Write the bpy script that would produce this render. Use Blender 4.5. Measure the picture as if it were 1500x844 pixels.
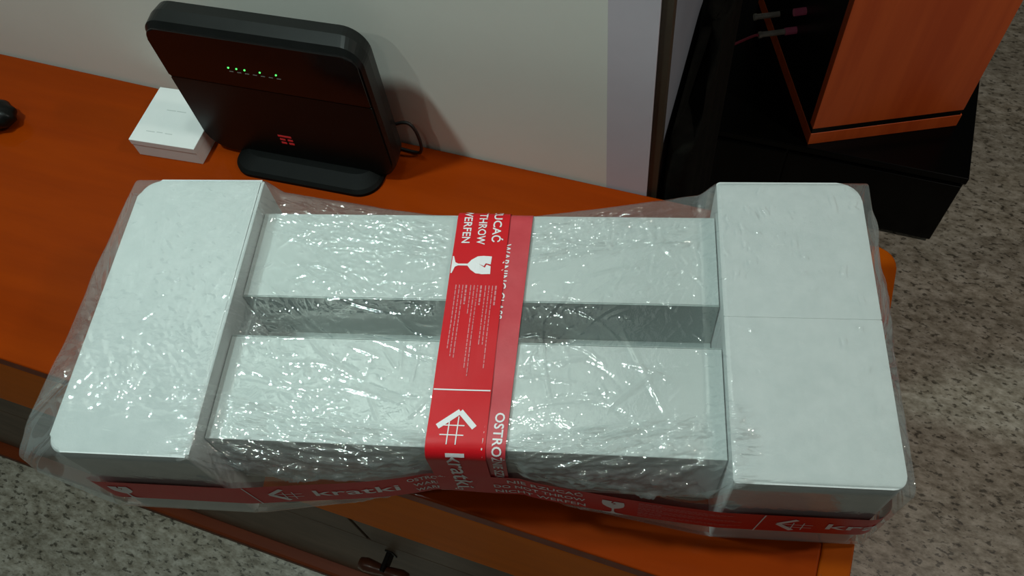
import bpy, bmesh, math, random
import numpy as np
from mathutils import Matrix, Vector

for o in list(bpy.data.objects):
    bpy.data.objects.remove(o)
scene = bpy.context.scene
COL = scene.collection

# ------------------------------------------------------------------ camera
# world: X along the sideboard (right), Y towards the wall, Z up, sideboard top at z = 0, metres
cam_d = bpy.data.cameras.new('camera')
cam = bpy.data.objects.new('camera', cam_d)
COL.objects.link(cam)
cam_d.sensor_width = 36.0
cam_d.lens = 1224.5 / 1500 * 36.0
cam_d.clip_start = 0.02
CR = Matrix(((0.93976884, -0.24198157, 0.24141139, 0.0),
             (0.32934672, 0.83002514, -0.45009889, 0.0),
             (-0.09146189, 0.50249696, 0.85972759, 0.86),
             (0, 0, 0, 1)))
cam.matrix_world = CR
scene.camera = cam

# ------------------------------------------------------------------ world, lights, exposure
world = bpy.data.worlds.new('world')
scene.world = world
world.use_nodes = True
bg = world.node_tree.nodes['Background']
bg.inputs['Color'].default_value = (0.80, 0.92, 0.86, 1)
bg.inputs['Strength'].default_value = 0.038


def area(name, loc, target, size, power, color):
    d = bpy.data.lights.new(name, 'AREA')
    d.shape = 'DISK'
    d.size = size
    d.energy = power
    d.color = color
    o = bpy.data.objects.new(name, d)
    COL.objects.link(o)
    o.location = loc
    o.rotation_euler = (Vector(target) - Vector(loc)).to_track_quat('-Z', 'Y').to_euler()
    return o


area('ceiling_lamp_light', (-0.98, 0.14, 1.78), (-0.3, 0.35, 0.0), 0.13, 16.0, (0.79, 1.0, 0.96))
area('wall_side_ceiling_lamp_light', (-0.42, 0.60, 1.78), (-0.30, 0.50, 0.0), 0.14, 3.6, (0.82, 1.0, 0.95))
area('right_fill_light', (1.25, 0.68, 1.78), (0.8, 1.4, -0.9), 0.14, 14.0, (1.0, 0.94, 0.84))  # added fill that brightens the loudspeaker and the floor on the right
area('left_front_fill_light', (-0.95, -0.70, 1.78), (-0.2, 0.3, 0.0), 0.07, 2.2, (0.92, 0.98, 0.88))  # added fill from the front left, for package fronts and film glints
area('front_fill_light', (-0.10, -0.60, 1.78), (-0.2, 0.3, 0.0), 0.05, 0.9, (0.95, 0.97, 0.86))  # small added fill to make the front film strip sparkle
scene.view_settings.view_transform = 'Standard'
scene.view_settings.look = 'None'
scene.view_settings.exposure = 0.0
scene.view_settings.gamma = 1.0
scene.view_settings.use_curve_mapping = False

FLOOR = -0.903
YF, YB = 0.1814, 0.627          # sideboard front and back
XR = 0.179                      # sideboard right end
WALL_END = -0.112


# ------------------------------------------------------------------ helpers
def link(o, parent=None):
    COL.objects.link(o)
    if parent is not None:
        o.parent = parent
    return o


def mesh_obj(name, verts, faces, mat, parent=None, smooth=False, loc=None):
    me = bpy.data.meshes.new(name)
    me.from_pydata([tuple(map(float, v)) for v in verts], [], faces)
    me.update()
    if mat:
        me.materials.append(mat)
    if smooth:
        me.polygons.foreach_set('use_smooth', [True] * len(me.polygons))
    o = bpy.data.objects.new(name, me)
    if loc:
        o.location = loc
    return link(o, parent)


def bm_obj(name, bm, mat, parent=None, smooth=False):
    bmesh.ops.recalc_face_normals(bm, faces=bm.faces[:])
    me = bpy.data.meshes.new(name)
    bm.to_mesh(me)
    bm.free()
    if mat:
        me.materials.append(mat)
    if smooth:
        me.polygons.foreach_set('use_smooth', [True] * len(me.polygons))
    return link(bpy.data.objects.new(name, me), parent)


def empty(name, loc, rz=0.0):
    o = bpy.data.objects.new(name, None)
    o.location = loc
    o.rotation_euler = (0, 0, rz)
    o.empty_display_size = 0.05
    return link(o)


def tag(o, label, cat=None, group=None, kind=None):
    o['label'] = label
    if cat:
        o['category'] = cat
    if group:
        o['group'] = group
    if kind:
        o['kind'] = kind
    return o


def add_box(bm, x0, x1, y0, y1, z0, z1, bevel=0.0, seg=2):
    r = bmesh.ops.create_cube(bm, size=1.0)
    vs = r['verts']
    for v in vs:
        v.co = Vector(((x0 + x1) / 2 + v.co.x * (x1 - x0), (y0 + y1) / 2 + v.co.y * (y1 - y0), (z0 + z1) / 2 + v.co.z * (z1 - z0)))
    if bevel:
        es = list({e for v in vs for e in v.link_edges})
        bmesh.ops.bevel(bm, geom=es, offset=bevel, segments=seg, profile=0.5, affect='EDGES')


def box(name, x0, x1, y0, y1, z0, z1, mat, parent=None, bevel=0.0, seg=2):
    bm = bmesh.new()
    add_box(bm, x0, x1, y0, y1, z0, z1, bevel, seg)
    return bm_obj(name, bm, mat, parent)


def add_prism(bm, pts, z0, z1, axis='z', bevel=0.0):
    """pts: 2-D outline; axis z -> (x,y), axis y -> (x,z) extruded along y"""
    def P(p, h):
        return Vector((p[0], p[1], h)) if axis == 'z' else Vector((p[0], h, p[1]))
    a = [bm.verts.new(P(p, z0)) for p in pts]
    b = [bm.verts.new(P(p, z1)) for p in pts]
    n = len(pts)
    fs = [bm.faces.new(a), bm.faces.new(b)]
    for i in range(n):
        bm.faces.new((a[i], a[(i + 1) % n], b[(i + 1) % n], b[i]))
    if bevel:
        es = list({e for f in fs for e in f.edges})
        bmesh.ops.bevel(bm, geom=es, offset=bevel, segments=3, profile=0.5, affect='EDGES')


def rrect(w, h, r, n=8, cx=0.0, cy=0.0):
    """rounded rectangle outline, r = (bl, br, tr, tl)"""
    if not isinstance(r, tuple):
        r = (r,) * 4
    pts = []
    for (sx, sy, a0, rr) in ((-1, -1, 180, r[0]), (1, -1, 270, r[1]), (1, 1, 0, r[2]), (-1, 1, 90, r[3])):
        ox, oy = cx + sx * (w / 2 - rr), cy + sy * (h / 2 - rr)
        for k in range(n + 1):
            a = math.radians(a0 + 90 * k / n)
            pts.append((ox + rr * math.cos(a), oy + rr * math.sin(a)))
    return pts


def tube(name, pts, rad, mat, parent=None, n=8, sub=6):
    P = [Vector(p) for p in pts]
    Q = []
    for i in range(len(P) - 1):
        p0, p1, p2, p3 = P[max(i - 1, 0)], P[i], P[i + 1], P[min(i + 2, len(P) - 1)]
        for k in range(sub):
            t = k / sub
            Q.append(0.5 * ((2 * p1) + (p2 - p0) * t + (2 * p0 - 5 * p1 + 4 * p2 - p3) * t * t + (3 * p1 - p0 - 3 * p2 + p3) * t ** 3))
    Q.append(P[-1])
    vs, fs = [], []
    for i, q in enumerate(Q):
        d = (Q[min(i + 1, len(Q) - 1)] - Q[max(i - 1, 0)]).normalized()
        a = d.orthogonal().normalized() if i == 0 else (pa - d * pa.dot(d)).normalized()
        pa = a
        b = d.cross(a)
        for k in range(n):
            t = 2 * math.pi * k / n
            vs.append(q + rad * (math.cos(t) * a + math.sin(t) * b))
    for i in range(len(Q) - 1):
        for k in range(n):
            fs.append((i * n + k, i * n + (k + 1) % n, (i + 1) * n + (k + 1) % n, (i + 1) * n + k))
    fs.append(tuple(range(n)))
    fs.append(tuple(range((len(Q) - 1) * n, len(Q) * n)))
    return mesh_obj(name, vs, fs, mat, parent, smooth=True)


# ------------------------------------------------------------------ materials
def new_mat(name):
    m = bpy.data.materials.new(name)
    m.use_nodes = True
    nt = m.node_tree
    return m, nt, nt.nodes['Principled BSDF']


def N(nt, t, **kw):
    n = nt.nodes.new(t)
    for k, v in kw.items():
        if k in n.inputs:
            n.inputs[k].default_value = v
        else:
            setattr(n, k, v)
    return n


def ramp(nt, stops):
    r = nt.nodes.new('ShaderNodeValToRGB')
    cr = r.color_ramp
    while len(cr.elements) < len(stops):
        cr.elements.new(0.5)
    for e, (p, c) in zip(cr.elements, stops):
        e.position = p
        e.color = (*c, 1)
    return r


def coords(nt, scale=(1, 1, 1), rot=(0, 0, 0)):
    tc = nt.nodes.new('ShaderNodeTexCoord')
    mp = nt.nodes.new('ShaderNodeMapping')
    mp.inputs['Scale'].default_value = scale
    mp.inputs['Rotation'].default_value = rot
    nt.links.new(tc.outputs['Object'], mp.inputs['Vector'])
    return mp.outputs['Vector']


def noisy(name, c1, c2, scale, rough=0.5, spec=0.5, bump=0.0, bscale=None, mscale=(1, 1, 1), rot=(0, 0, 0), detail=6, coat=0.0, coat_rough=0.05, lo=0.3, hi=0.7, ior=1.5):
    m, nt, b = new_mat(name)
    v = coords(nt, mscale, rot)
    n = N(nt, 'ShaderNodeTexNoise', Scale=scale, Detail=detail, Roughness=0.6)
    nt.links.new(v, n.inputs['Vector'])
    r = ramp(nt, [(lo, c1), (hi, c2)])
    nt.links.new(n.outputs['Fac'], r.inputs['Fac'])
    nt.links.new(r.outputs['Color'], b.inputs['Base Color'])
    b.inputs['Roughness'].default_value = rough
    b.inputs['Specular IOR Level'].default_value = spec
    b.inputs['Coat Weight'].default_value = coat
    b.inputs['Coat Roughness'].default_value = coat_rough
    b.inputs['IOR'].default_value = ior
    if bump:
        n2 = N(nt, 'ShaderNodeTexNoise', Scale=bscale or scale * 3, Detail=4)
        nt.links.new(v, n2.inputs['Vector'])
        bp = N(nt, 'ShaderNodeBump', Strength=bump, Distance=0.002)
        nt.links.new(n2.outputs['Fac'], bp.inputs['Height'])
        nt.links.new(bp.outputs['Normal'], b.inputs['Normal'])
    return m


def emit(name, c, s):
    m, nt, b = new_mat(name)
    b.inputs['Base Color'].default_value = (*c, 1)
    b.inputs['Emission Color'].default_value = (*c, 1)
    b.inputs['Emission Strength'].default_value = s
    return m


M = {}
M['varnish'] = noisy('orange_varnished_wood', (0.225, 0.026, 0.0001), (0.285, 0.036, 0.0001), 3.0, rough=0.5, spec=0.05, bump=0.03, bscale=14, mscale=(1, 9, 9), coat=0.13, coat_rough=0.04)
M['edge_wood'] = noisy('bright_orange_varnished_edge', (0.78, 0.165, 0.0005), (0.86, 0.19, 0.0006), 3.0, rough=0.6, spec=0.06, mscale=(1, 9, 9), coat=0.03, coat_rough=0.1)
M['lipping'] = noisy('orange_varnished_lipping', (0.30, 0.052, 0.0002), (0.36, 0.064, 0.0003), 3.0, rough=0.5, spec=0.05, mscale=(9, 1, 9), coat=0.1, coat_rough=0.05)
M['varnish_dark'] = noisy('red_brown_varnished_wood', (0.13, 0.020, 0.003), (0.19, 0.032, 0.004), 4.0, rough=0.55, spec=0.2, mscale=(1, 8, 8))
M['brown_panel'] = noisy('brown_mottled_laminate', (0.13, 0.085, 0.058), (0.22, 0.145, 0.10), 7.0, spec=0.12, rough=0.45, bump=0.05, bscale=20, mscale=(1.2, 1, 2.2))
M['gap'] = noisy('dark_gap', (0.010, 0.006, 0.004), (0.018, 0.011, 0.008), 9.0, rough=0.8)
M['foam'] = noisy('white_expanded_foam', (0.58, 0.62, 0.62), (0.65, 0.68, 0.68), 60, rough=0.75, spec=0.25, bump=0.12, bscale=260)
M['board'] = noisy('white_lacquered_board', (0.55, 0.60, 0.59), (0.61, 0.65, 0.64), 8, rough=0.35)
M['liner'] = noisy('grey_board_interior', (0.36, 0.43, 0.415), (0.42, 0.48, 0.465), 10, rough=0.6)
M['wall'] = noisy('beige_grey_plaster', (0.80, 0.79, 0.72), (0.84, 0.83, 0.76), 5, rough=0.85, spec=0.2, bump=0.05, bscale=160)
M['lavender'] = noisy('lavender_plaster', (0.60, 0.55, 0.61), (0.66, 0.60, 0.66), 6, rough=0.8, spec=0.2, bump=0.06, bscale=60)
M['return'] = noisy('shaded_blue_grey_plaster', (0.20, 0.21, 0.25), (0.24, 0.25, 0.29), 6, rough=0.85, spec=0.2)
M['trim_brown'] = noisy('dark_brown_trim', (0.035, 0.024, 0.013), (0.05, 0.034, 0.018), 14, rough=0.6)
M['black_gloss'] = noisy('black_gloss_lacquer', (0.0012, 0.0012, 0.001), (0.002, 0.0019, 0.0017), 5, rough=0.25, spec=0.12)
M['black_matte'] = noisy('black_matte_plastic', (0.003, 0.0034, 0.003), (0.0045, 0.005, 0.0045), 30, rough=0.35, spec=0.2)
M['foot'] = noisy('black_grained_plastic', (0.0025, 0.003, 0.0028), (0.004, 0.0045, 0.004), 60, rough=0.6, spec=0.12)
M['router_gloss'] = noisy('black_piano_plastic', (0.003, 0.0025, 0.0025), (0.005, 0.004, 0.004), 5, rough=0.10, spec=0.30)
M['router_edge'] = noisy('dark_grey_satin_edge', (0.007, 0.0075, 0.007), (0.010, 0.0105, 0.010), 30, rough=0.28, spec=0.3)
M['fabric'] = noisy('black_cloth', (0.004, 0.004, 0.0034), (0.008, 0.0075, 0.006), 40, rough=0.9, spec=0.05, bump=0.3, bscale=300)
M['rubber'] = noisy('black_rubber', (0.006, 0.006, 0.006), (0.01, 0.01, 0.01), 40, rough=0.5)
M['metal'] = noisy('scuffed_nickel', (0.45, 0.42, 0.38), (0.62, 0.58, 0.54), 80, rough=0.35)
M['metal'].node_tree.nodes['Principled BSDF'].inputs['Metallic'].default_value = 0.3
M['dark_metal'] = noisy('dark_bronze_metal', (0.006, 0.005, 0.004), (0.012, 0.009, 0.007), 60, rough=0.4, spec=0.3)
M['pink'] = noisy('pink_red_plastic', (0.85, 0.16, 0.32), (0.92, 0.22, 0.40), 40, rough=0.35)
M['red_wire'] = noisy('red_wire_insulation', (0.60, 0.06, 0.12), (0.70, 0.08, 0.15), 40, rough=0.4)
M['card'] = noisy('white_carton', (0.74, 0.77, 0.76), (0.78, 0.80, 0.79), 20, rough=0.5)
M['grey_ink'] = noisy('pale_grey_print', (0.50, 0.54, 0.53), (0.54, 0.57, 0.56), 20, rough=0.5)
M['led'] = emit('green_led', (0.08, 1.0, 0.14), 2.2)
M['led_mark'] = noisy('grey_icon_print', (0.16, 0.15, 0.14), (0.2, 0.19, 0.18), 30, rough=0.5)
M['logo_red'] = emit('red_logo', (0.42, 0.016, 0.018), 0.2)
M['knob_wood'] = noisy('reddish_turned_wood', (0.12, 0.035, 0.016), (0.19, 0.06, 0.028), 20, rough=0.3, mscale=(1, 6, 6), coat=0.3)
M['tape'] = noisy('red_printed_tape', (0.58, 0.008, 0.014), (0.64, 0.010, 0.017), 12, spec=0.25, rough=0.4, bump=0.08, bscale=60)
M['tape_pale'] = noisy('pale_red_tape_under_film', (0.52, 0.035, 0.05), (0.60, 0.06, 0.075), 30, rough=0.4, bump=0.2, bscale=60)
M['ink'] = noisy('white_tape_print', (0.78, 0.76, 0.78), (0.84, 0.82, 0.83), 30, rough=0.45)
M['ink_faint'] = noisy('faint_pink_tape_print', (0.62, 0.20, 0.22), (0.66, 0.25, 0.27), 30, rough=0.45)


def wood_side():
    m, nt, b = new_mat('cherry_veneer')
    v = coords(nt, (3.2, 3.2, 0.22))
    n = N(nt, 'ShaderNodeTexNoise', Scale=2.4, Detail=3, Roughness=0.55)
    nt.links.new(v, n.inputs['Vector'])
    w = N(nt, 'ShaderNodeTexNoise', Scale=16, Detail=5)
    nt.links.new(v, w.inputs['Vector'])
    mx = N(nt, 'ShaderNodeMath', operation='MULTIPLY_ADD')
    nt.links.new(w.outputs['Fac'], mx.inputs[0])
    mx.inputs[1].default_value = 0.25
    nt.links.new(n.outputs['Fac'], mx.inputs[2])
    r = ramp(nt, [(0.42, (0.62, 0.074, 0.012)), (0.60, (0.84, 0.135, 0.024)), (0.78, (0.70, 0.095, 0.016))])
    nt.links.new(mx.outputs[0], r.inputs['Fac'])
    nt.links.new(r.outputs['Color'], b.inputs['Base Color'])
    b.inputs['Roughness'].default_value = 0.35
    return m


M['cherry'] = wood_side()


def granite():
    m, nt, b = new_mat('speckled_granite')
    tc = nt.nodes.new('ShaderNodeTexCoord')
    mp = N(nt, 'ShaderNodeMapping', Rotation=(0, 0, 0.35), Scale=(1.0, 1.9, 1.0))
    nt.links.new(tc.outputs['Object'], mp.inputs['Vector'])
    v = mp.outputs['Vector']
    big = N(nt, 'ShaderNodeTexNoise', Scale=5, Detail=6, Roughness=0.65, Distortion=0.6)
    fine = N(nt, 'ShaderNodeTexNoise', Scale=38, Detail=4, Roughness=0.7)
    spk = N(nt, 'ShaderNodeTexNoise', Scale=60, Detail=3, Roughness=0.6)
    mp2 = N(nt, 'ShaderNodeMapping', Rotation=(0, 0, 0.30), Scale=(0.35, 2.6, 1.0))
    nt.links.new(tc.outputs['Object'], mp2.inputs['Vector'])
    vein = N(nt, 'ShaderNodeTexNoise', Scale=3.2, Detail=5, Roughness=0.6, Distortion=0.4)
    nt.links.new(mp2.outputs['Vector'], vein.inputs['Vector'])
    for t in (big, fine, spk):
        nt.links.new(v, t.inputs['Vector'])
    r1 = ramp(nt, [(0.36, (0.20, 0.170, 0.125)), (0.5, (0.38, 0.340, 0.275)), (0.64, (0.56, 0.515, 0.44))])
    mixf = N(nt, 'ShaderNodeMath', operation='MULTIPLY_ADD')
    nt.links.new(fine.outputs['Fac'], mixf.inputs[0])
    mixf.inputs[1].default_value = 0.75
    sub = N(nt, 'ShaderNodeMath', operation='MULTIPLY_ADD')
    nt.links.new(big.outputs['Fac'], sub.inputs[0])
    sub.inputs[1].default_value = 0.22
    sub.inputs[2].default_value = 0.015
    nt.links.new(sub.outputs[0], mixf.inputs[2])
    nt.links.new(mixf.outputs[0], r1.inputs['Fac'])
    r2 = ramp(nt, [(0.36, (0.18, 0.17, 0.15)), (0.44, (1, 1, 1))])
    nt.links.new(spk.outputs['Fac'], r2.inputs['Fac'])
    mul = N(nt, 'ShaderNodeMix', data_type='RGBA', blend_type='MULTIPLY')
    mul.inputs[0].default_value = 0.85
    nt.links.new(r1.outputs['Color'], mul.inputs[6])
    nt.links.new(r2.outputs['Color'], mul.inputs[7])
    r3 = ramp(nt, [(0.36, (0.55, 0.52, 0.50)), (0.46, (1, 1, 1)), (0.70, (1.0, 0.95, 0.90))])
    nt.links.new(vein.outputs['Fac'], r3.inputs['Fac'])
    mul2 = N(nt, 'ShaderNodeMix', data_type='RGBA', blend_type='MULTIPLY')
    mul2.inputs[0].default_value = 0.55
    nt.links.new(mul.outputs[2], mul2.inputs[6])
    nt.links.new(r3.outputs['Color'], mul2.inputs[7])
    nt.links.new(mul2.outputs[2], b.inputs['Base Color'])
    b.inputs['Roughness'].default_value = 0.32
    return m


M['granite'] = granite()


def film_mat():
    m, nt, b = new_mat('clear_stretch_film')
    nt.nodes.remove(b)
    out = nt.nodes['Material Output']
    v = coords(nt, (1, 1, 1))
    n1 = N(nt, 'ShaderNodeTexNoise', Scale=75, Detail=3, Roughness=0.6, Distortion=0.6)
    nt.links.new(v, n1.inputs['Vector'])
    bp = N(nt, 'ShaderNodeBump', Strength=1.0, Distance=0.0008)
    nt.links.new(n1.outputs['Fac'], bp.inputs['Height'])
    fr = N(nt, 'ShaderNodeFresnel', IOR=1.42)
    fm = N(nt, 'ShaderNodeMath', operation='MULTIPLY_ADD', use_clamp=True)
    nt.links.new(fr.outputs['Fac'], fm.inputs[0])
    fm.inputs[1].default_value = 0.40
    fm.inputs[2].default_value = 0.085
    tr = N(nt, 'ShaderNodeBsdfTransparent', Color=(0.965, 0.975, 0.97, 1))
    gl = N(nt, 'ShaderNodeBsdfGlossy', Roughness=0.045, Color=(1, 1, 1, 1))
    nt.links.new(bp.outputs['Normal'], gl.inputs['Normal'])
    df = N(nt, 'ShaderNodeBsdfDiffuse', Color=(0.75, 0.8, 0.79, 1))
    m1 = N(nt, 'ShaderNodeMixShader')
    m1.inputs[0].default_value = 0.075
    nt.links.new(tr.outputs[0], m1.inputs[1])
    nt.links.new(df.outputs[0], m1.inputs[2])
    m2 = N(nt, 'ShaderNodeMixShader')
    nt.links.new(fm.outputs[0], m2.inputs[0])
    nt.links.new(m1.outputs[0], m2.inputs[1])
    nt.links.new(gl.outputs[0], m2.inputs[2])
    nt.links.new(m2.outputs[0], out.inputs['Surface'])
    return m


M['film'] = film_mat()

# ------------------------------------------------------------------ the setting
fl = mesh_obj('floor', [(-4, -2, FLOOR), (3.5, -2, FLOOR), (3.5, 4.5, FLOOR), (-4, 4.5, FLOOR)], [(0, 1, 2, 3)], M['granite'])
tag(fl, 'speckled greige granite floor', kind='structure')
w = box('wall_back', -4, -0.176, YB + 0.001, 0.83, FLOOR, 1.85, M['wall'])
tag(w, 'beige grey plaster wall behind the sideboard', kind='structure')
t1 = box('trim_1', -0.1758, WALL_END - 0.012, YB + 0.0006, 0.829, FLOOR, 1.85, M['lavender'])
tag(t1, 'lavender plastered end of the wall', kind='structure')
t2 = box('trim_2', WALL_END - 0.0118, WALL_END, YB + 0.004, 0.646, FLOOR, 1.85, M['trim_brown'])
tag(t2, 'narrow dark brown trim along the wall corner', kind='structure')
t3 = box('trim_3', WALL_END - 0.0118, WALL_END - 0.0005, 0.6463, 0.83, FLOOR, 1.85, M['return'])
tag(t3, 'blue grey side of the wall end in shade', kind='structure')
wb = box('wall_far', -4, 3.5, 4.5, 4.6, FLOOR, 1.85, M['wall'])
tag(wb, 'far plaster wall of the room', kind='structure')

# ------------------------------------------------------------------ sideboard
sb = empty('sideboard', (0, 0, FLOOR))
tag(sb, 'long orange varnished sideboard carrying the wrapped package', 'sideboard')
DZ = -FLOOR


def sbox(name, x0, x1, y0, y1, z0, z1, mat, bevel=0.0, parent=None, seg=2):
    return box(name, x0, x1, y0, y1, z0 + DZ, z1 + DZ, mat, parent or sb, bevel, seg)


XL = -1.95
EX = XR - 0.030                                    # joint between the top board and its end lipping
bm = bmesh.new()
add_prism(bm, [(XL, YF), (EX, YF), (EX, YB - 0.002), (XL, YB - 0.002)], DZ - 0.030, DZ, 'z', bevel=0.0025)
bm_obj('top_board', bm, M['varnish'], sb)
bm = bmesh.new()
pts = [(EX + 0.0003, YF), (XR - 0.006, YF)]
pts += [(XR - 0.006 + 0.006 * math.sin(a), YF + 0.006 - 0.006 * math.cos(a)) for a in (0.5, 1.0, 1.5)]
pts += [(XR - 0.024 + 0.024 * math.cos(a), YB - 0.026 + 0.024 * math.sin(a)) for a in np.linspace(0, 1.57, 7)]
pts += [(EX + 0.0003, YB - 0.002)]
add_prism(bm, pts, DZ - 0.030, DZ, 'z', bevel=0.0025)
bm_obj('end_lipping', bm, M['lipping'], sb)
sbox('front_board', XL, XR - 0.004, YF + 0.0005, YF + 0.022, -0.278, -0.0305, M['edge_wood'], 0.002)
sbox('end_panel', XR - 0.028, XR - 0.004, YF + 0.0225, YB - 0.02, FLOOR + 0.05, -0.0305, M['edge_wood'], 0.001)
sbox('carcass', XL + 0.02, XR - 0.029, YF + 0.024, YB - 0.01, FLOOR + 0.04, -0.031, M['gap'])
xs = [XL, -0.425, XR - 0.006]
for a, b_ in ((XL, -0.4245), (-0.4175, XR - 0.006)):
    sbox('drawer_front', a, b_, YF + 0.003, YF + 0.0235, -0.413, -0.2795, M['brown_panel'], 0.0012)
for a, b_ in ((XL, -1.06), (-1.056, XR - 0.006)):
    d = sbox('door', a, b_, YF + 0.003, YF + 0.0235, FLOOR + 0.044, -0.4165, M['brown_panel'], 0.0012)
bm = bmesh.new()
# toggle handle: turned bar on a bronze plate
kx, kz = -0.398, -0.470 + DZ
knob_e = None
prof = [(-0.042, 0.004), (-0.041, 0.009), (-0.03, 0.0115), (-0.012, 0.0095), (0.0, 0.0075), (0.012, 0.0095), (0.03, 0.0115), (0.041, 0.009), (0.042, 0.004)]
vs, fs = [], []
for (x, r) in prof:
    for k in range(12):
        a = 2 * math.pi * k / 12
        vs.append((kx + x, YF - 0.026 + r * math.cos(a), kz + r * math.sin(a)))
for i in range(len(prof) - 1):
    for k in range(12):
        fs.append((i * 12 + k, i * 12 + (k + 1) % 12, (i + 1) * 12 + (k + 1) % 12, (i + 1) * 12 + k))
fs += [tuple(range(12)), tuple(range((len(prof) - 1) * 12, len(prof) * 12))]
bm.free()
hd = mesh_obj('handle', vs, fs, M['knob_wood'], d, smooth=True)
tag(hd, 'reddish turned wooden handle')
box('handle_mount', kx - 0.004, kx + 0.004, YF - 0.030, YF + 0.003, kz - 0.0122, kz + 0.0122, M['dark_metal'], d, 0.002)
box('handle_plate', kx - 0.007, kx + 0.007, YF + 0.0005, YF + 0.0035, kz - 0.020, kz + 0.014, M['dark_metal'], d, 0.001)
sbox('plinth', XL, XR - 0.002, 0.1585, YF + 0.02, FLOOR, FLOOR + 0.040, M['varnish_dark'], 0.006)

# ------------------------------------------------------------------ wrapped package
BX, BY, BYAW = -0.2597 * 0.86, 0.3749 * 0.86, 0.261
pk = empty('wrapped_package', (BX, BY, 0.0), BYAW)
tag(pk, 'long white foam package in clear film with red tape on the sideboard', 'package')
HL, HW, HH = 0.373, 0.1535, 0.1756
CI = 0.2355                                        # inner edge of the foam end caps
PZ = 0.158                                         # top of the white boards


def foam_block(name, u0, u1, v0, v1, corners, bev):
    bm = bmesh.new()
    w_, h_ = u1 - u0, v1 - v0
    pts = rrect(w_, h_, corners, 6, (u0 + u1) / 2, (v0 + v1) / 2)
    add_prism(bm, pts, 0.0015, HH, 'z', bevel=bev)
    return bm_obj(name, bm, M['foam'], pk)


foam_block('foam_end_block', -HL, -CI, -HW, HW, (0.016, 0.003, 0.003, 0.022), 0.004)
foam_block('foam_end_block', CI, HL, -HW, 0.0012, (0.003, 0.012, 0.0008, 0.0008), 0.0007)
foam_block('foam_end_block', CI, HL, 0.0014, HW, (0.0008, 0.0008, 0.022, 0.003), 0.0007)
# white appliance box between the end caps: two top boards with a slot between
box('white_board', -CI + 0.001, CI - 0.001, -0.1285, -0.0235, PZ - 0.016, PZ, M['board'], pk, 0.0008)
box('white_board', -CI + 0.001, CI - 0.001, 0.0225, 0.1225, PZ - 0.016, PZ, M['board'], pk, 0.0008)
box('front_side_board', -CI + 0.001, CI - 0.001, -0.1285, -0.1145, 0.052, PZ - 0.0165, M['board'], pk)
box('back_side_board', -CI + 0.001, CI - 0.001, 0.1085, 0.1225, 0.052, PZ - 0.0165, M['board'], pk)
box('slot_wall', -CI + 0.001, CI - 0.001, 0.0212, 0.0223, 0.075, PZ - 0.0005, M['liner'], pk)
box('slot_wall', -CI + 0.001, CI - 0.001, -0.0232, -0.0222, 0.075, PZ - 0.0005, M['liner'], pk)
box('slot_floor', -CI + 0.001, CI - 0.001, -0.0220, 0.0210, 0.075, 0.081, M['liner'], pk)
box('base_board', -CI + 0.001, CI - 0.001, -0.1285, 0.1225, 0.046, 0.0515, M['board'], pk)

# --- film profile functions (package coordinates)


def gfun(u):
    return np.clip((np.abs(u) - 0.052) / (CI - 0.052), 0, 1) ** 1.1


def f_front(u):
    g = np.clip((np.abs(u - 0.008) - 0.045) / (CI - 0.053), 0, 1) ** 0.7
    return -(0.1335 + (HW + 0.0030 - 0.1335) * g)


def f_back(u):
    return 0.1250 + (HW + 0.0030 - 0.1250) * gfun(u)


def f_top(u):
    t = np.clip((np.abs(u) - 0.218) / (CI + 0.004 - 0.218), 0, 1)
    t = t * t * (3 - 2 * t)
    return PZ + 0.0022 + (HH + 0.0016 - PZ - 0.0022) * t


def f_bot(u):
    return 0.0012 + (1 - gfun(u)) * 0.043


rng = np.random.default_rng(7)


def vnoise(x, y, seed):
    r = np.random.default_rng(seed)
    T = r.random((256, 256))
    xi, yi = np.floor(x).astype(int), np.floor(y).astype(int)
    fx, fy = x - xi, y - yi
    fx = fx * fx * fx * (fx * (fx * 6 - 15) + 10)
    fy = fy * fy * fy * (fy * (fy * 6 - 15) + 10)
    a, b_, c_, d_ = T[xi & 255, yi & 255], T[(xi + 1) & 255, yi & 255], T[xi & 255, (yi + 1) & 255], T[(xi + 1) & 255, (yi + 1) & 255]
    return (a * (1 - fx) + b_ * fx) * (1 - fy) + (c_ * (1 - fx) + d_ * fx) * fy


def ridged(x, y, seed):
    return 1 - np.abs(2 * vnoise(x, y, seed) - 1)


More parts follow.
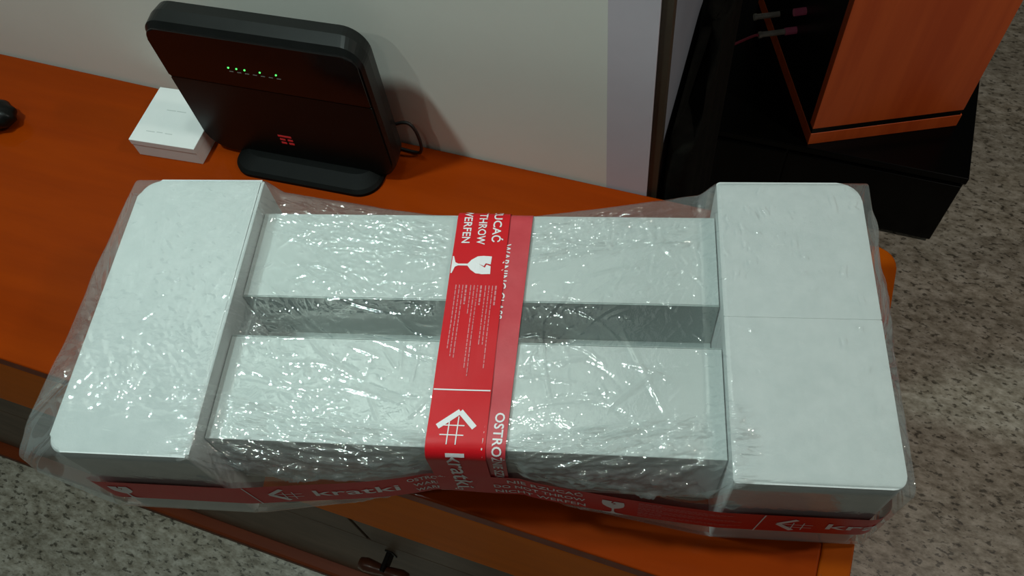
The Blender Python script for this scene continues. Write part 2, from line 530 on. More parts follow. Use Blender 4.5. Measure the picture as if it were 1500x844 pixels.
def build_film():
    NT, NA, NFR, NBO, NBA = 240, 10, 220, 20, 60
    r = 0.010
    # rows: (u, scale)
    du = 0.0011
    us = np.arange(-HL - 0.004, HL + 0.004 + 1e-6, du)
    rows = []
    for k in range(24):
        sc = math.sin(0.5 * math.pi * k / 24)
        rows.append((-HL - 0.004, sc, -1))
    rows += [(u, 1.0, 0) for u in us]
    for k in range(23, -1, -1):
        sc = math.sin(0.5 * math.pi * k / 24)
        rows.append((HL + 0.004, sc, 1))
    U = np.array([a for a, _, _ in rows])
    SC = np.array([b_ for _, b_, _ in rows])
    E = np.array([c_ for _, _, c_ in rows])
    vf, vb, zt, zb = f_front(U), f_back(U), f_top(U), f_bot(U)
    vr = vf
    r1 = np.where(np.abs(U) < CI - 0.012, (np.abs(vf) - 0.1285) * 1.25 + 0.006, 0.010)
    r1 = np.convolve(np.pad(r1, 12, mode='edge'), np.ones(25) / 25, 'valid')
    # perimeter in unit form: side id, t
    side, tt = [], []
    for sid, n in ((0, NT), (1, 36), (2, NFR), (3, NA), (4, NBO), (5, NA), (6, NBA), (7, NA)):
        for k in range(n):
            side.append(sid)
            tt.append((k + 0.5) / n if sid % 2 == 0 else (k + 0.5) / n)
    side, tt = np.array(side), np.array(tt)
    nR, nP = len(U), len(side)
    V = np.zeros((nR, nP)); Z = np.zeros((nR, nP)); NV = np.zeros((nR, nP)); NZ = np.zeros((nR, nP))
    for j in range(nP):
        s, t = side[j], tt[j]
        if s == 0:      # top, back -> front
            V[:, j] = (vb - r) + ((vr + r1) - (vb - r)) * t; Z[:, j] = zt; NZ[:, j] = 1
        elif s == 2:    # front, top -> bottom
            Z[:, j] = (zt - r1) + ((zb + r) - (zt - r1)) * t; NV[:, j] = -1
            V[:, j] = vf
        elif s == 4:
            V[:, j] = (vf + r) + ((vb - r) - (vf + r)) * t; Z[:, j] = zb; NZ[:, j] = -1
        elif s == 6:
            V[:, j] = vb; Z[:, j] = (zb + r) + ((zt - r) - (zb + r)) * t; NV[:, j] = 1
        else:
            a0 = {1: 90, 3: 180, 5: 270, 7: 0}[s]
            a = math.radians(a0 + 90 * t)
            rr = r1 if s == 1 else r
            cv = vf + rr if s in (1, 3) else vb - r
            cz = zt - rr if s in (1, 7) else zb + r
            NV[:, j] = math.cos(a); NZ[:, j] = math.sin(a)
            V[:, j] = cv + rr * math.cos(a); Z[:, j] = cz + rr * math.sin(a)
    # arc length coordinate
    S = np.zeros((nR, nP))
    S[:, 1:] = np.cumsum(np.hypot(np.diff(V, axis=1), np.diff(Z, axis=1)), axis=1)
    UU = np.repeat(U[:, None], nP, 1)
    # ------- wrinkles
    inner = np.clip((CI - 0.004 - np.abs(UU)) / 0.03, 0, 1)
    top_m = ((side == 0)[None, :] * 1.0) * np.ones_like(UU)
    front_m = ((side >= 1) & (side <= 3))[None, :] * np.ones_like(UU)
    warp = 0.02 * (vnoise(UU * 25 + 3, S * 25 + 9, 1) - 0.5)
    warp2 = 0.02 * (vnoise(UU * 25 + 40, S * 25 + 70, 2) - 0.5)
    big = vnoise(UU * 22 + warp * 60, S * 22 + warp2 * 60, 3)
    h = 0.0010 * big * (0.2 + 0.8 * inner)
    # crease lines: many straight folds, stamped one by one in (u, s)
    nmid = np.zeros(nP, dtype=int)
    S0 = S[nR // 2]                                   # arc length along the middle section
    Ucol = U

    def stamp(n, ur, sr, ang, ln, wd, hg, prob=None):
        for _ in range(n):
            cu, cs = rng.uniform(*ur), rng.uniform(*sr)
            if prob is not None and rng.random() > prob(cu, cs):
                continue
            a0 = ang()
            L = rng.uniform(*ln) * rng.uniform(0.4, 1.0)
            w_ = rng.uniform(*wd)
            H_ = rng.uniform(*hg) * rng.choice([1, 1, -0.5])
            ex, ey = abs(math.cos(a0)) * L + 4 * w_, abs(math.sin(a0)) * L + 4 * w_
            i0, i1 = np.searchsorted(Ucol[24:-24], [cu - ex, cu + ex]) + 24
            row = S[min(max((i0 + i1) // 2, 0), nR - 1)]
            j0, j1 = np.searchsorted(row, [cs - ey, cs + ey])
            if i1 - i0 < 2 or j1 - j0 < 2:
                continue
            du_ = Ucol[i0:i1, None] - cu
            ds_ = S[i0:i1, j0:j1] - cs
            a_ = du_ * math.cos(a0) + ds_ * math.sin(a0)
            b_ = -du_ * math.sin(a0) + ds_ * math.cos(a0)
            b_ = b_ + rng.normal(0, 4) * a_ * a_
            h[i0:i1, j0:j1] += H_ * np.exp(-(b_ / w_) ** 2) * np.clip(1 - (np.abs(a_) / L) ** 2.5, 0, 1)

    tm = S0[NT]                                       # arc length where the top ends
    N_ = rng.normal
    dens = vnoise
    def patchy(cu, cs):
        p_ = float(vnoise(np.array(cu * 14 + 60), np.array(cs * 14 + 20), 5))
        return min(1.0, max(0.06, (p_ - 0.30) * 2.6))
    mix_ang = lambda: rng.choice([N_(0.8, 0.3), N_(-0.7, 0.4), N_(0.05, 0.25), N_(0.05, 0.25), rng.uniform(-1.57, 1.57)])
    stamp(4200, (-CI + 0.008, CI - 0.008), (0.0, tm), mix_ang, (0.003, 0.016), (0.0010, 0.0016), (0.0003, 0.0008), patchy)
    stamp(110, (-CI + 0.01, CI - 0.01), (0.0, tm), mix_ang, (0.02, 0.07), (0.0012, 0.0020), (0.0006, 0.0013))
    # along the back and front rims of the boards: pulled folds
    stamp(700, (-CI + 0.004, CI - 0.004), (0.0, 0.05), lambda: N_(0.0, 0.16), (0.006, 0.03), (0.0012, 0.0020), (0.0004, 0.0010))
    stamp(2600, (-CI - 0.01, CI + 0.01), (tm - 0.006, tm + 0.066), lambda: N_(0.0, 0.13), (0.006, 0.032), (0.0008, 0.0014), (0.0008, 0.0020))
    stamp(220, (-CI - 0.01, CI + 0.01), (tm + 0.105, tm + 0.15), lambda: N_(0.0, 0.3), (0.006, 0.02), (0.0013, 0.0022), (0.0006, 0.0016))
    # caps: tight film with small scattered creases
    lean = lambda: rng.choice([N_(1.5, 0.25), N_(0.7, 0.3), rng.uniform(-1.57, 1.57)])
    for (a_, b_, n_) in ((-HL, -CI, 620), (CI, HL, 900)):
        stamp(n_, (a_, b_), (0.0, tm + 0.01), lean, (0.002, 0.012), (0.0011, 0.0016), (0.0003, 0.0008), patchy)
        stamp(40, (a_, b_), (tm, tm + 0.03), lambda: N_(0.0, 0.2), (0.004, 0.02), (0.0012, 0.0020), (0.0003, 0.0007))
        stamp(14, (a_, b_), (0.02, tm), lambda: N_(1.5, 0.2), (0.03, 0.09), (0.0012, 0.0020), (0.00015, 0.0003))
    # front-left corner is bunched up
    stamp(140, (-HL, -HL + 0.07), (tm - 0.05, tm + 0.02), lambda: N_(1.4, 0.35), (0.003, 0.014), (0.0012, 0.0022), (0.0004, 0.0009))
    h = np.maximum(h, -0.0006)
    # smooth sag over the slot
    slot = np.exp(-((V + 0.0005) / 0.014) ** 2) * top_m * inner
    h *= 1 - 0.55 * slot
    h -= 0.0012 * slot
    # keep the film flat under the tape across the middle
    tape_m = np.clip((0.050 - np.abs(UU - 0.010)) / 0.010, 0, 1)
    h *= 1 - 0.85 * tape_m
    band = np.clip((0.034 - np.abs(Z - 0.082)) / 0.008, 0, 1) * ((side == 2)[None, :])
    h *= 1 - 0.95 * band
    h = np.where((side == 4)[None, :], 0, h)
    X = UU.copy()
    VV = V + NV * h
    ZZ = Z + NZ * h
    # ends: shrink rows towards the middle and bulge loosely outwards
    zc = 0.5 * (zt + zb)[:, None]
    sc = SC[:, None]
    # gathering puckers on the end faces
    bul = 1 - sc ** 2.2
    VV = np.where(E[:, None] != 0, VV * sc, VV)
    ZZ = np.where(E[:, None] != 0, zc + (ZZ - zc) * sc, ZZ)
    pleat = 0.007 * (ridged(S * 55, sc * 3 + 2, 12) - 0.5) * np.clip(sc * (1 - sc) * 4, 0, 1)
    X = X + E[:, None] * (0.010 * bul + pleat)
    # loose film round the left end: hangs free of the foam
    left = np.clip((-X - (HL - 0.035)) / 0.040, 0, 1) ** 1.6
    vv = np.clip((0.150 - VV) / 0.30, 0, 1)
    zz = np.clip(1 - np.abs(ZZ - 0.120) / 0.125, 0, 1)
    X -= left * (0.003 + 0.030 * vv ** 0.8 * zz ** 0.7 * (0.75 + 0.5 * vnoise(VV * 26, ZZ * 26, 15)))
    right = np.clip((X - (HL - 0.02)) / 0.024, 0, 1) ** 1.6
    X += right * (0.001 + 0.010 * zz * np.clip((VV + 0.14) / 0.24, 0, 1) * vnoise(VV * 40, ZZ * 40, 16))
    co = np.stack([X, VV, ZZ], -1).reshape(-1, 3)
    idx = np.arange(nR * nP).reshape(nR, nP)
    a = idx[:-1, :]; b_ = idx[1:, :]
    q = np.stack([a, np.roll(a, -1, 1), np.roll(b_, -1, 1), b_], -1).reshape(-1, 4)
    me = bpy.data.meshes.new('stretch_film')
    me.vertices.add(len(co))
    me.vertices.foreach_set('co', co.astype(np.float32).ravel())
    me.loops.add(len(q) * 4)
    me.loops.foreach_set('vertex_index', q.astype(np.int32).ravel())
    me.polygons.add(len(q))
    me.polygons.foreach_set('loop_start', np.arange(0, len(q) * 4, 4, dtype=np.int32))
    me.polygons.foreach_set('use_smooth', np.ones(len(q), dtype=bool))
    me.update(calc_edges=True)
    me.validate()
    me.materials.append(M['film'])
    o = link(bpy.data.objects.new('stretch_film', me), pk)
    tag(o, 'crumpled clear stretch film')
    return o


build_film()

# ---------------------------------------------------------------- red tape with its print


class PathVZ:
    """path in the (v, z) plane; s = 0 at v = 0 on top, growing towards the front and down"""
    def __init__(self, off, u0=0.0):
        vf, vb, zt = float(f_front(np.array(u0))) - off, float(f_back(np.array(u0))) + off, float(f_top(np.array(u0))) + off
        r = 0.010 + off
        P = [(vb - 0.004, 0.050), (vb, 0.060), (vb, zt - r)]
        P += [(vb - r + r * math.cos(a), zt - r + r * math.sin(a)) for a in np.linspace(0, math.pi / 2, 9)[1:]]
        P += [(v, zt) for v in np.linspace(vb - r, vf + r, 60)[1:-1]]
        P += [(vf + r + r * math.cos(a), zt - r + r * math.sin(a)) for a in np.linspace(math.pi / 2, math.pi, 9)]
        P += [(vf, z) for z in np.linspace(zt - r, 0.058, 20)[1:]]
        P += [(vf + 0.004, 0.051), (vf + 0.012, 0.0455)]
        self.P = np.array(P)
        d = np.hypot(*np.diff(self.P, axis=0).T)
        self.s = np.concatenate([[0], np.cumsum(d)])
        k = np.argmin(np.abs(self.P[:, 0]) + (self.P[:, 1] < zt - 0.001) * 9)
        self.s -= self.s[k] + self.P[k, 0]
        self.u0 = u0

    def at(self, s, t, off=0.0, tilt=0.0):
        v = np.interp(s, self.s, self.P[:, 0]); z = np.interp(s, self.s, self.P[:, 1])
        e = 0.0006
        v1 = np.interp(s + e, self.s, self.P[:, 0]); z1 = np.interp(s + e, self.s, self.P[:, 1])
        v0 = np.interp(s - e, self.s, self.P[:, 0]); z0 = np.interp(s - e, self.s, self.P[:, 1])
        dv, dz = v1 - v0, z1 - z0
        l = math.hypot(dv, dz) or 1.0
        nv, nz = dz / l, -dv / l          # outward normal (towards -v at the front, +z on top)
        fold = 0.0007 * math.exp(-((t - 0.003 - 0.02 * (s - 0.05)) / 0.0011) ** 2)
        wob = 0.0005 * math.sin(s * 70 + t * 50)
        o = off + fold + wob
        return Vector((self.u0 + t + tilt * s, v + nv * o, z + nz * o))


class PathU:
    """horizontal band round the package at the front; s = u, t = height about z0"""
    def __init__(self, off, z0):
        us = np.linspace(-HL + 0.004, HL - 0.004, 160)
        P = [(-HL - 0.0055 - off, -0.02)]
        P += [(-HL - 0.0050 - off, v) for v in np.linspace(-0.03, -HW + 0.012, 6)]
        P += [(-HL + 0.012 - 0.0165 * math.cos(a), -HW + 0.012 - (0.015 + off) * math.sin(a)) for a in np.linspace(0.15, 1.45, 6)]
        P += [(u, float(f_front(np.array(u))) - off) for u in us if -HL + 0.016 < u < HL - 0.016]
        P += [(HL - 0.012 + (0.017 + off) * math.sin(a), -HW + 0.012 - (0.015 + off) * math.cos(a)) for a in np.linspace(0.12, 1.45, 6)]
        P += [(HL + 0.0052 + off, v) for v in np.linspace(-HW + 0.016, 0.12, 10)]
        self.P = np.array(P)
        d = np.hypot(*np.diff(self.P, axis=0).T)
        self.s = np.concatenate([[0], np.cumsum(d)])
        k = np.argmin(np.abs(self.P[:, 0]))
        self.s -= self.s[k] - self.P[k, 0]
        self.z0 = z0

    def at(self, s, t, off=0.0, tilt=0.0):
        u = np.interp(s, self.s, self.P[:, 0]); v = np.interp(s, self.s, self.P[:, 1])
        e = 0.0008
        u1 = np.interp(s + e, self.s, self.P[:, 0]); v1 = np.interp(s + e, self.s, self.P[:, 1])
        u0 = np.interp(s - e, self.s, self.P[:, 0]); v0 = np.interp(s - e, self.s, self.P[:, 1])
        du, dv = u1 - u0, v1 - v0
        l = math.hypot(du, dv) or 1.0
        o = off + 0.0006 * math.sin(s * 45) * math.exp(-(s / 0.2) ** 2)
        rise = 0.006 * math.exp(-((s + 0.02) / 0.09) ** 2) * (-1 if t < 0 else 0.4) * 0
        return Vector((u + dv / l * o, v - du / l * o, self.z0 + t + rise))


def tape_strip(name, path, s0, s1, t0, t1, mat, tilt=0.0, ns=110, nt_=14, off=0.0):
    vs, fs = [], []
    ss = np.linspace(s0, s1, ns)
    ts = np.linspace(t0, t1, nt_)
    for s in ss:
        for t in ts:
            vs.append(path.at(float(s), float(t), off, tilt))
    for i in range(ns - 1):
        for j in range(nt_ - 1):
            fs.append((i * nt_ + j, (i + 1) * nt_ + j, (i + 1) * nt_ + j + 1, i * nt_ + j + 1))
    return mesh_obj(name, vs, fs, mat, pk, smooth=True)


def text_bm(bm, txt, x0, x1, y0, cap, bold=0.012, shear=0.0, right=False):
    """flat text in tape coordinates: baseline y0, cap height cap, stretched to x0..x1"""
    cu = bpy.data.curves.new('t', 'FONT')
    cu.body = txt
    cu.size = 1.0
    cu.offset = bold
    cu.shear = shear
    cu.resolution_u = 3
    cu.space_character = 1.0 + bold * 2.5
    o = bpy.data.objects.new('t', cu)
    me = bpy.data.meshes.new_from_object(o)
    co = np.array([v.co[:] for v in me.vertices])
    ax, bx_ = co[:, 0].min(), co[:, 0].max()
    # cap height of the built-in face from a plain H
    sy = cap / 0.73
    k0 = len(bm.verts)
    tmp = bmesh.new()
    tmp.from_mesh(me)
    for v in tmp.verts:
        v.co = Vector((x0 + (v.co.x - ax) / (bx_ - ax) * (x1 - x0), y0 + v.co.y * sy, 0))
    m2 = bpy.data.meshes.new('t2')
    tmp.to_mesh(m2)
    tmp.free()
    bm.from_mesh(m2)
    bpy.data.meshes.remove(m2)
    bpy.data.meshes.remove(me)
    bpy.data.objects.remove(o)
    bpy.data.curves.remove(cu)


def poly_bm(bm, pts):
    bm.faces.new([bm.verts.new((x, y, 0)) for x, y in pts])


def stroke(bm, p, q, w):
    p, q = Vector(p), Vector(q)
    d = (q - p).normalized() * (w / 2)
    n = Vector((-d.y, d.x))
    poly_bm(bm, [p + n, p - n, q - n, q + n])


def glass_icon(bm, x, w=0.0145):
    """fragile wine glass standing on the lower tape edge, centred at x"""
    h = w / 2
    k = 0.0462
    y0 = -0.0262
    L = [(-h * 0.95, 0), (-h * 0.95, 0.0012), (-h * 0.25, 0.0035), (-0.0011, 0.0065), (-0.0011, 0.0160), (-h * 0.55, 0.0195), (-h * 0.92, 0.025), (-h * 1.0, 0.031), (-h * 0.95, 0.0395)]
    Rr = [(-a, b_) for a, b_ in L][::-1]
    outline = L + [(-0.0008, 0.0390), (-0.0020, 0.0340), (0.0012, 0.0325), (-0.0008, 0.0275), (0.0030, 0.0335), (-0.0004, 0.0350), (0.0012, 0.0392)] + Rr
    poly_bm(bm, [(x + a, y0 + b_) for a, b_ in outline])


def logo(bm, x):
    """open roof chevron pointing against the reading direction with a thin grid inside"""
    stroke(bm, (x, 0.0012), (x + 0.0150, 0.0155), 0.0052)
    stroke(bm, (x, 0.0012), (x + 0.0150, -0.0180), 0.0052)
    for yy in (0.0005, -0.0075):
        stroke(bm, (x + 0.005, yy), (x + 0.031, yy - 0.0005), 0.0010)
    for xx in (0.0135, 0.0225):
        stroke(bm, (x + xx, 0.0065), (x + xx, -0.0150), 0.0010)


def small_print(bm, x0, seed):
    r = random.Random(seed)
    y = 0.0205
    for blk in range(3):
        for ln in range(4):
            L = (0.022 if ln == 0 else r.uniform(0.06, 0.098))
            if ln == 3:
                L = r.uniform(0.03, 0.08)
            x = x0
            th = 0.0016 if ln == 0 else 0.0009
            while x < x0 + L:
                wl = r.uniform(0.0018, 0.0062)
                stroke(bm, (x, y), (min(x + wl, x0 + L), y), th)
                x += wl + 0.0010
            y -= 0.0034
        y -= 0.0010


def finish_print(name, bm, path, parent, mat, off, tilt=0.0, label=None, t_shift=0.0, clip=None):
    xs_ = [v.co.x for v in bm.verts]
    x = min(xs_) + 0.003
    while x < max(xs_):
        g = bm.verts[:] + bm.edges[:] + bm.faces[:]
        bmesh.ops.bisect_plane(bm, geom=g, plane_co=(x, 0, 0), plane_no=(1, 0, 0))
        x += 0.004
    if clip:
        for (co, no) in clip:
            g = bm.verts[:] + bm.edges[:] + bm.faces[:]
            bmesh.ops.bisect_plane(bm, geom=g, plane_co=co, plane_no=no, clear_outer=True)
    for y in np.arange(-0.022, 0.024, 0.004):
        g = bm.verts[:] + bm.edges[:] + bm.faces[:]
        bmesh.ops.bisect_plane(bm, geom=g, plane_co=(0, float(y), 0), plane_no=(0, 1, 0))
    for v in bm.verts:
        v.co = path.at(v.co.x, v.co.y + t_shift, off, tilt)
    me = bpy.data.meshes.new(name)
    bm.to_mesh(me)
    bm.free()
    me.materials.append(mat)
    o = link(bpy.data.objects.new(name, me), parent)
    if label:
        tag(o, label)
    return o


# second, paler tape lying under the last film layer, to the right of the main one
pB = PathVZ(0.0016, 0.0240)
tp2 = tape_strip('red_tape', pB, pB.s[0], pB.s[-1], -0.0245, 0.0245, M['tape_pale'], tilt=-0.035)
tag(tp2, 'pale red tape half hidden beneath the film')


def put(kind, path, parent, tilt, *a, **k):
    bm = bmesh.new()
    if kind == 'text':
        text_bm(bm, *a, **k)
        name, mat = 'printed_line', M['ink']
    elif kind == 'glass':
        glass_icon(bm, *a)
        name, mat = 'glass_symbol', M['ink']
    elif kind == 'logo':
        logo(bm, *a)
        name, mat = 'printed_logo', M['ink']
    elif kind == 'line':
        stroke(bm, *a)
        name, mat = 'divider_line', M['ink']
    else:
        small_print(bm, *a)
        name, mat = 'small_print', M['ink_faint']
    o = finish_print(name, bm, path, parent, mat, 0.0005, tilt)
    if kind == 'small':
        o['kind'] = 'stuff'
    return o


put('text', pB, tp2, -0.035, 'WARNING GLASS', -0.085, 0.0, -0.002, 0.0085)
put('text', pB, tp2, -0.035, 'OSTROŻNIE SZKŁO', 0.095, 0.205, 0.0125, 0.0088, bold=0.02)
put('text', pB, tp2, -0.035, 'WARNING GLASS', 0.095, 0.205, -0.004, 0.0085, bold=0.015)

pA = PathVZ(0.0030, 0.0010)
tp1 = tape_strip('red_tape', pA, pA.s[0], pA.s[-1], -0.0270, 0.0270, M['tape'], tilt=-0.012)
tag(tp1, 'bright red tape across the middle of the package')
for a in (('NIE RZUCAĆ', -0.163, -0.086, 0.0110, 0.0088), ('DO NOT THROW', -0.167, -0.083, -0.0040, 0.0086), ('NICHT WERFEN', -0.167, -0.085, -0.0195, 0.0086)):
    put('text', pA, tp1, -0.012, *a, bold=0.016)
put('glass', pA, tp1, -0.012, -0.0590, 0.021)
put('line', pA, tp1, -0.012, (0.0745, 0.0262), (0.0745, -0.0262), 0.0013)
put('logo', pA, tp1, -0.012, 0.0955)
put('text', pA, tp1, -0.012, 'kratki', 0.134, 0.222, -0.0085, 0.0175, bold=0.013)
put('small', pA, tp1, -0.012, -0.036, 5)

# horizontal band along the front
pC = PathU(0.0030, 0.0820)
tp3 = tape_strip('red_tape', pC, -0.372, pC.s[-1], -0.0255, 0.0255, M['tape'], ns=170, nt_=8)
tag(tp3, 'red tape band running along the front of the package')
for a in (('OSTROŻNIE', -0.056, -0.006, 0.0110, 0.0086), ('WARNING', -0.052, -0.006, -0.0040, 0.0086), ('WARNUNG', -0.052, -0.006, -0.0190, 0.0086),
          ('NIE RZUCAĆ', 0.040, 0.112, 0.0110, 0.0086), ('DO NOT THROW', 0.026, 0.114, -0.0040, 0.0086), ('NICHT WERFEN', 0.026, 0.114, -0.0190, 0.0086)):
    put('text', pC, tp3, 0.0, *a, bold=0.015)
for x in (-0.345, 0.140):
    put('glass', pC, tp3, 0.0, x, 0.021)
for x in (-0.211, 0.272):
    put('line', pC, tp3, 0.0, (x - math.copysign(0.002, -x), 0.0255), (x + math.copysign(0.002, -x), -0.0255), 0.0013)
for x in (-0.1930, 0.2880):
    put('logo', pC, tp3, 0.0, x)
    put('text', pC, tp3, 0.0, 'kratki', x + 0.043, x + 0.127, -0.0085, 0.0175, bold=0.013)
put('small', pC, tp3, 0.0, 0.163, 6)

# ------------------------------------------------------------------ router
RW, RH = 0.2794, 0.226
RYAW = 0.0537
rt = empty('router', (-0.5755, 0.5525, 0.0), RYAW)
tag(rt, 'black upright modem router with green lights standing before the wall', 'router')


def loft(name, rings, mat, parent, cap0=True, cap1=True, smooth=False):
    n = len(rings[0])
    vs = [p for r in rings for p in r]
    fs = []
    for i in range(len(rings) - 1):
        for k in range(n):
            fs.append((i * n + k, i * n + (k + 1) % n, (i + 1) * n + (k + 1) % n, (i + 1) * n + k))
    if cap0:
        fs.append(tuple(reversed(range(n))))
    if cap1:
        fs.append(tuple(range((len(rings) - 1) * n, len(rings) * n)))
    o = mesh_obj(name, vs, fs, mat, parent, smooth)
    bm = bmesh.new()
    bm.from_mesh(o.data)
    bmesh.ops.recalc_face_normals(bm, faces=bm.faces[:])
    bm.to_mesh(o.data)
    bm.free()
    return o


def ring_xz(w_, h_, r, y, cz):
    return [(x, y, z) for x, z in rrect(w_, h_, r, 10, 0.0, cz)]


zc = 0.004 + RH / 2
HW2 = RW
rings = [ring_xz(HW2 - 0.006, RH - 0.012, (0.030, 0.030, 0.022, 0.022), 0.0015, zc - 0.005),
         ring_xz(HW2, RH - 0.004, (0.034, 0.034, 0.026, 0.026), 0.006, zc - 0.001),
         ring_xz(HW2, RH, (0.034, 0.034, 0.030, 0.030), 0.020, zc + 0.002),
         ring_xz(HW2 - 0.004, RH - 0.002, (0.034, 0.034, 0.030, 0.030), 0.034, zc + 0.003),
         ring_xz(HW2 - 0.030, RH - 0.030, (0.03, 0.03, 0.02, 0.02), 0.040, zc + 0.003)]
loft('body', rings, M['router_edge'], rt)
# lower satin front and upper glossy front, a hair apart
FW, FZ0, FZ1, FS = HW2 - 0.009, 0.010, RH - 0.0065, 0.142


def front_plate(name, z0, z1, r, mat, y0):
    pts = rrect(FW, z1 - z0, r, 8, 0.0, (z0 + z1) / 2)
    bm = bmesh.new()
    add_prism(bm, pts, y0, 0.0025, 'y', bevel=0.0012)
    return bm_obj(name, bm, mat, rt)


lower = front_plate('lower_front', FZ0, FS - 0.001, (0.028, 0.028, 0.002, 0.002), M['black_matte'], -0.0010)
upper = front_plate('upper_front', FS + 0.001, FZ1, (0.002, 0.002, 0.018, 0.018), M['router_gloss'], -0.0016)
led_x = [-0.0393, -0.0285, -0.0177, 0.0024, 0.0235]
led0 = None
for i, x in enumerate(led_x):
    if led0 is None:
        bm = bmesh.new()
        add_prism(bm, [(0.0010 * math.cos(a), 0.0010 * math.sin(a)) for a in np.linspace(0, 2 * math.pi, 11)[:-1]], -0.0008, 0.0004, 'y')
        led0 = bm_obj('led', bm, M['led'], upper)
        led0.location = (x, -0.0016, 0.1745)
        tag(led0, 'lit green indicator')
    else:
        o = led0.copy()
        link(o, upper)
        o.location = (x, -0.0016, 0.1745)
for i in range(7):
    x = -0.0375 + i * 0.01045
    box('indicator_icon', x - 0.0027, x + 0.0027, -0.0021, -0.0015, 0.1680, 0.1690, M['led_mark'], upper)
# red mark of five dashes
for (x0, x1, z) in ((-0.0175, 0.0015, 0.0578), (-0.0165, -0.0090, 0.0512), (-0.0055, 0.0018, 0.0512), (-0.0165, -0.0090, 0.0445), (-0.0055, 0.0018, 0.0445)):
    box('logo_dash', x0, x1, -0.0016, -0.0009, z - 0.0014, z + 0.0014, M['logo_red'], lower)
# stand foot
pts = rrect(0.212, 0.105, (0.030, 0.030, 0.030, 0.030), 10, 0.0115, 0.018)
r0 = [(x, y, 0.0) for x, y in pts]
r1 = [(x, y, 0.005) for x, y in pts]
r2 = [(0.0115 + (x - 0.0115) * 0.97, 0.018 + (y - 0.018) * 0.92, 0.009) for x, y in pts]
r3 = [(0.0115 + (x - 0.0115) * 0.86, 0.018 + (y - 0.018) * 0.55, 0.016) for x, y in pts]
loft('stand_foot', [r0, r1, r2, r3], M['foot'], rt)

cb = tube('power_cable', [(-0.470, 0.596, 0.050), (-0.448, 0.602, 0.064), (-0.430, 0.604, 0.070), (-0.421, 0.604, 0.060), (-0.418, 0.604, 0.038), (-0.422, 0.606, 0.016), (-0.436, 0.610, 0.004), (-0.50, 0.614, 0.003), (-0.58, 0.616, 0.003)], 0.0022, M['rubber'])
cb.parent = rt
cb.matrix_parent_inverse = (Matrix.Translation((-0.5755, 0.5525, 0)) @ Matrix.Rotation(RYAW, 4, 'Z')).inverted()
tag(cb, 'thin black cable looping out behind the router')

# ------------------------------------------------------------------ small white box
wbx = empty('small_box', (-0.813, 0.508, 0.0), 0.085)
tag(wbx, 'small flat white carton on the sideboard left of the router', 'box')
box('carton', 0, 0.099, 0, 0.096, 0, 0.022, M['card'], wbx, 0.0008)
box('carton_lid', -0.0006, 0.0996, -0.0006, 0.0966, 0.0224, 0.0325, M['card'], wbx, 0.0008)
for k, (x0, x1, y) in enumerate(((0.018, 0.031, 0.018), (0.034, 0.043, 0.0185), (0.047, 0.058, 0.018), (0.030, 0.044, 0.058), (0.046, 0.060, 0.058))):
    box('faint_print', x0, x1, y - 0.0006, y + 0.0006, 0.0325, 0.0327, M['grey_ink'], wbx)

# ------------------------------------------------------------------ dark ornament at the left edge
vs, fs = [], []
nu, nv = 36, 16
for i in range(nv + 1):
    ph = math.pi * i / nv - math.pi / 2
    for k in range(nu):
        th = 2 * math.pi * k / nu
        rr = 1 + 0.05 * math.cos(th * 9 + ph * 3) * math.cos(ph)
        vs.append((0.034 * rr * math.cos(ph) * math.cos(th), 0.024 * rr * math.cos(ph) * math.sin(th), 0.019 + 0.019 * math.sin(ph)))
for i in range(nv):
    for k in range(nu):
        fs.append((i * nu + k, i * nu + (k + 1) % nu, (i + 1) * nu + (k + 1) % nu, (i + 1) * nu + k))
orn = mesh_obj('ribbed_ornament', vs, fs, M['black_matte'], None, smooth=True, loc=(-1.052, 0.505, 0.0))
tag(orn, 'small dark ribbed rounded object at the left end of the sideboard', 'ornament')

# ------------------------------------------------------------------ black low cabinet and loudspeaker
lc = empty('low_cabinet', (0.0, 1.33, FLOOR))
tag(lc, 'low black gloss cabinet on the floor beneath the loudspeaker', 'cabinet')
CH = 0.241
box('body', -0.32, 0.431, 0.004, 0.62, 0.0, CH - 0.0205, M['black_gloss'], lc, 0.002)
box('top_board', -0.322, 0.435, 0.0, 0.622, CH - 0.020, CH, M['black_gloss'], lc, 0.002)
for a, b_ in ((-0.316, 0.053), (0.057, 0.427)):
    box('door', a, b_, -0.006, 0.0038, 0.012, CH - 0.024, M['black_gloss'], lc, 0.0015)

SYAW = math.atan2(0.138, 0.305)
sp = empty('loudspeaker', (0.093, 1.339, FLOOR + CH), SYAW)
tag(sp, 'cherry wood floor loudspeaker with black terminal face on the low cabinet', 'loudspeaker')
SW, SD, SH = 0.333, 0.47, 1.05     # local x along the wood side, y along the black face
box('plinth', 0, SW, 0, SD, 0, 0.036, M['cherry'], sp, 0.001)
box('shadow_groove', 0.001, SW - 0.004, 0.001, SD - 0.006, 0.0362, 0.0520, M['black_matte'], sp)
box('wood_side', 0.0, SW - 0.003, 0.0, 0.020, 0.0522, SH, M['cherry'], sp, 0.001)
box('wood_side', 0.0, SW - 0.003, SD - 0.020, SD, 0.0522, SH, M['cherry'], sp, 0.001)
box('cabinet_core', 0.004, SW - 0.004, 0.0203, SD - 0.0203, 0.0522, SH - 0.01, M['black_matte'], sp)
# binding posts on the black face (face normal is local -x)


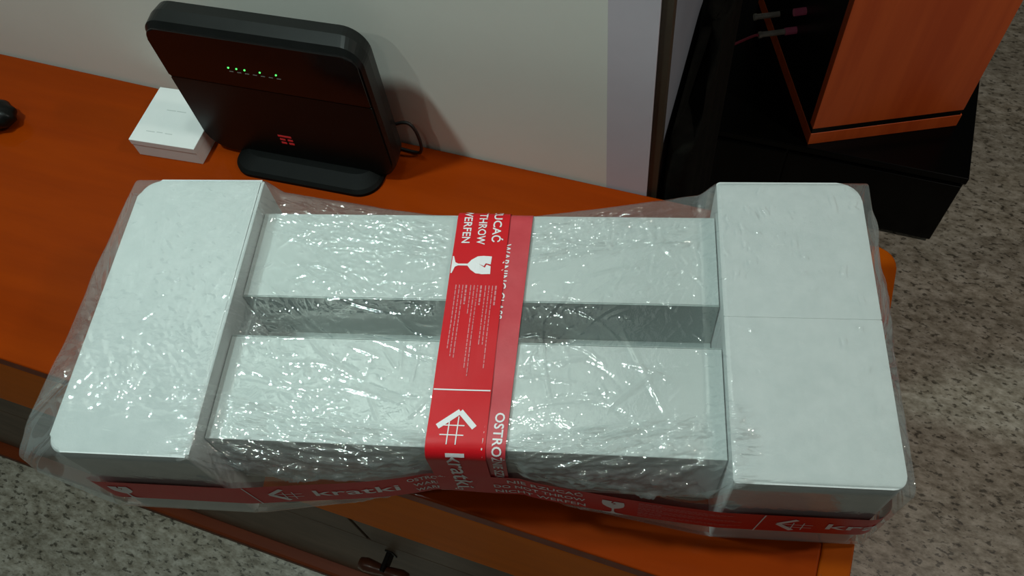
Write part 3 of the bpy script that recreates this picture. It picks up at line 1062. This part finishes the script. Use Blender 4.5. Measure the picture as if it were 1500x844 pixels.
def cyl_x(name, x0, x1, r, y, z, mat, parent, n=12):
    bm = bmesh.new()
    pts = [(y + r * math.cos(a), z + r * math.sin(a)) for a in np.linspace(0, 2 * math.pi, n + 1)[:-1]]
    a_ = [bm.verts.new((x0, p[0], p[1])) for p in pts]
    b2 = [bm.verts.new((x1, p[0], p[1])) for p in pts]
    bm.faces.new(a_)
    bm.faces.new(b2)
    for i in range(n):
        bm.faces.new((a_[i], a_[(i + 1) % n], b2[(i + 1) % n], b2[i]))
    return bm_obj(name, bm, mat, parent)


posts = [(0.196, 0.212, 'pink'), (0.218, 0.138, 'pink'), (0.268, 0.145, 'black_matte'), (0.206, 0.262, 'metal')]
for (y, z, mt) in posts:
    p_ = cyl_x('binding_post', -0.022, 0.0038, 0.0085, y, z, M[mt], sp)
    if mt == 'pink':
        tag(p_, 'pink red binding post')

# plugs pushed onto the posts, one with a red wire
ax = Matrix.Translation((0.093, 1.339, FLOOR + CH)) @ Matrix.Rotation(SYAW, 4, 'Z')


def plug(y, z, label):
    e = empty('speaker_plug', tuple(ax @ Vector((-0.0225, y, z))), SYAW)
    tag(e, label, 'plug')
    cyl_x('plug_shell', -0.052, 0.0, 0.0065, 0, 0, M['metal'], e)
    cyl_x('plug_collar', -0.058, -0.0523, 0.0078, 0, 0, M['metal'], e)
    return e


plug(0.218, 0.138, 'nickel plug on the lower pink binding post')
plug(0.268, 0.145, 'nickel plug on the black binding post above the red wire')
wp = [ax @ Vector((-0.081, 0.218, 0.138)), ax @ Vector((-0.10, 0.220, 0.132)), ax @ Vector((-0.19, 0.225, 0.085)), ax @ Vector((-0.30, 0.23, 0.030))]
rw = tube('speaker_wire', wp, 0.003, M['red_wire'])
tag(rw, 'red wire running from the nickel plug on the loudspeaker', 'wire')

# ------------------------------------------------------------------ soft black bag beside the wall end
def bag():
    x0, x1, y0, y1 = -0.106, -0.076, 0.634, 0.93
    pts = rrect(x1 - x0, y1 - y0, 0.010, 5, (x0 + x1) / 2, (y0 + y1) / 2)
    P = []
    for i in range(len(pts)):                       # subdivide the outline so that the folds can show
        a, b_ = pts[i], pts[(i + 1) % len(pts)]
        n = max(1, int(math.hypot(b_[0] - a[0], b_[1] - a[1]) / 0.012))
        P += [(a[0] + (b_[0] - a[0]) * k / n, a[1] + (b_[1] - a[1]) * k / n) for k in range(n)]
    cx, cy = (x0 + x1) / 2, (y0 + y1) / 2
    zs = [0.0, 0.25, 0.5, 0.7, 0.85, 0.94, 0.985, 1.0, 1.0, 1.0, 1.0]
    sh = [1.0, 1.0, 1.0, 1.0, 1.0, 0.995, 0.97, 0.92, 0.7, 0.4, 0.05]
    rings = []
    for i, (zf, sc) in enumerate(zip(zs, sh)):
        ring = []
        for (x, y) in P:
            zt_ = 0.088 + 0.055 * min(1.0, max(0.0, (y - 0.64) / 0.17))
            f = 0.0035 * math.sin(y * 75 + x * 60) * (1 if i < 7 else 0.5)
            px, py = cx + (x - cx) * sc, cy + (y - cy) * sc
            if x > x0 + 0.012:
                px += f
            z = FLOOR + (zt_ - FLOOR) * zf
            if i > 6:
                z += 0.010 * math.sin(px * 90 + py * 37) * (1 - sc)
            ring.append((px, max(py, 0.632), z))
        rings.append(ring)
    return loft('cloth_bag', rings, M['fabric'], None, smooth=True)


bg_ = bag()
tag(bg_, 'soft black cloth bag standing behind the sideboard beside the wall end', 'bag')
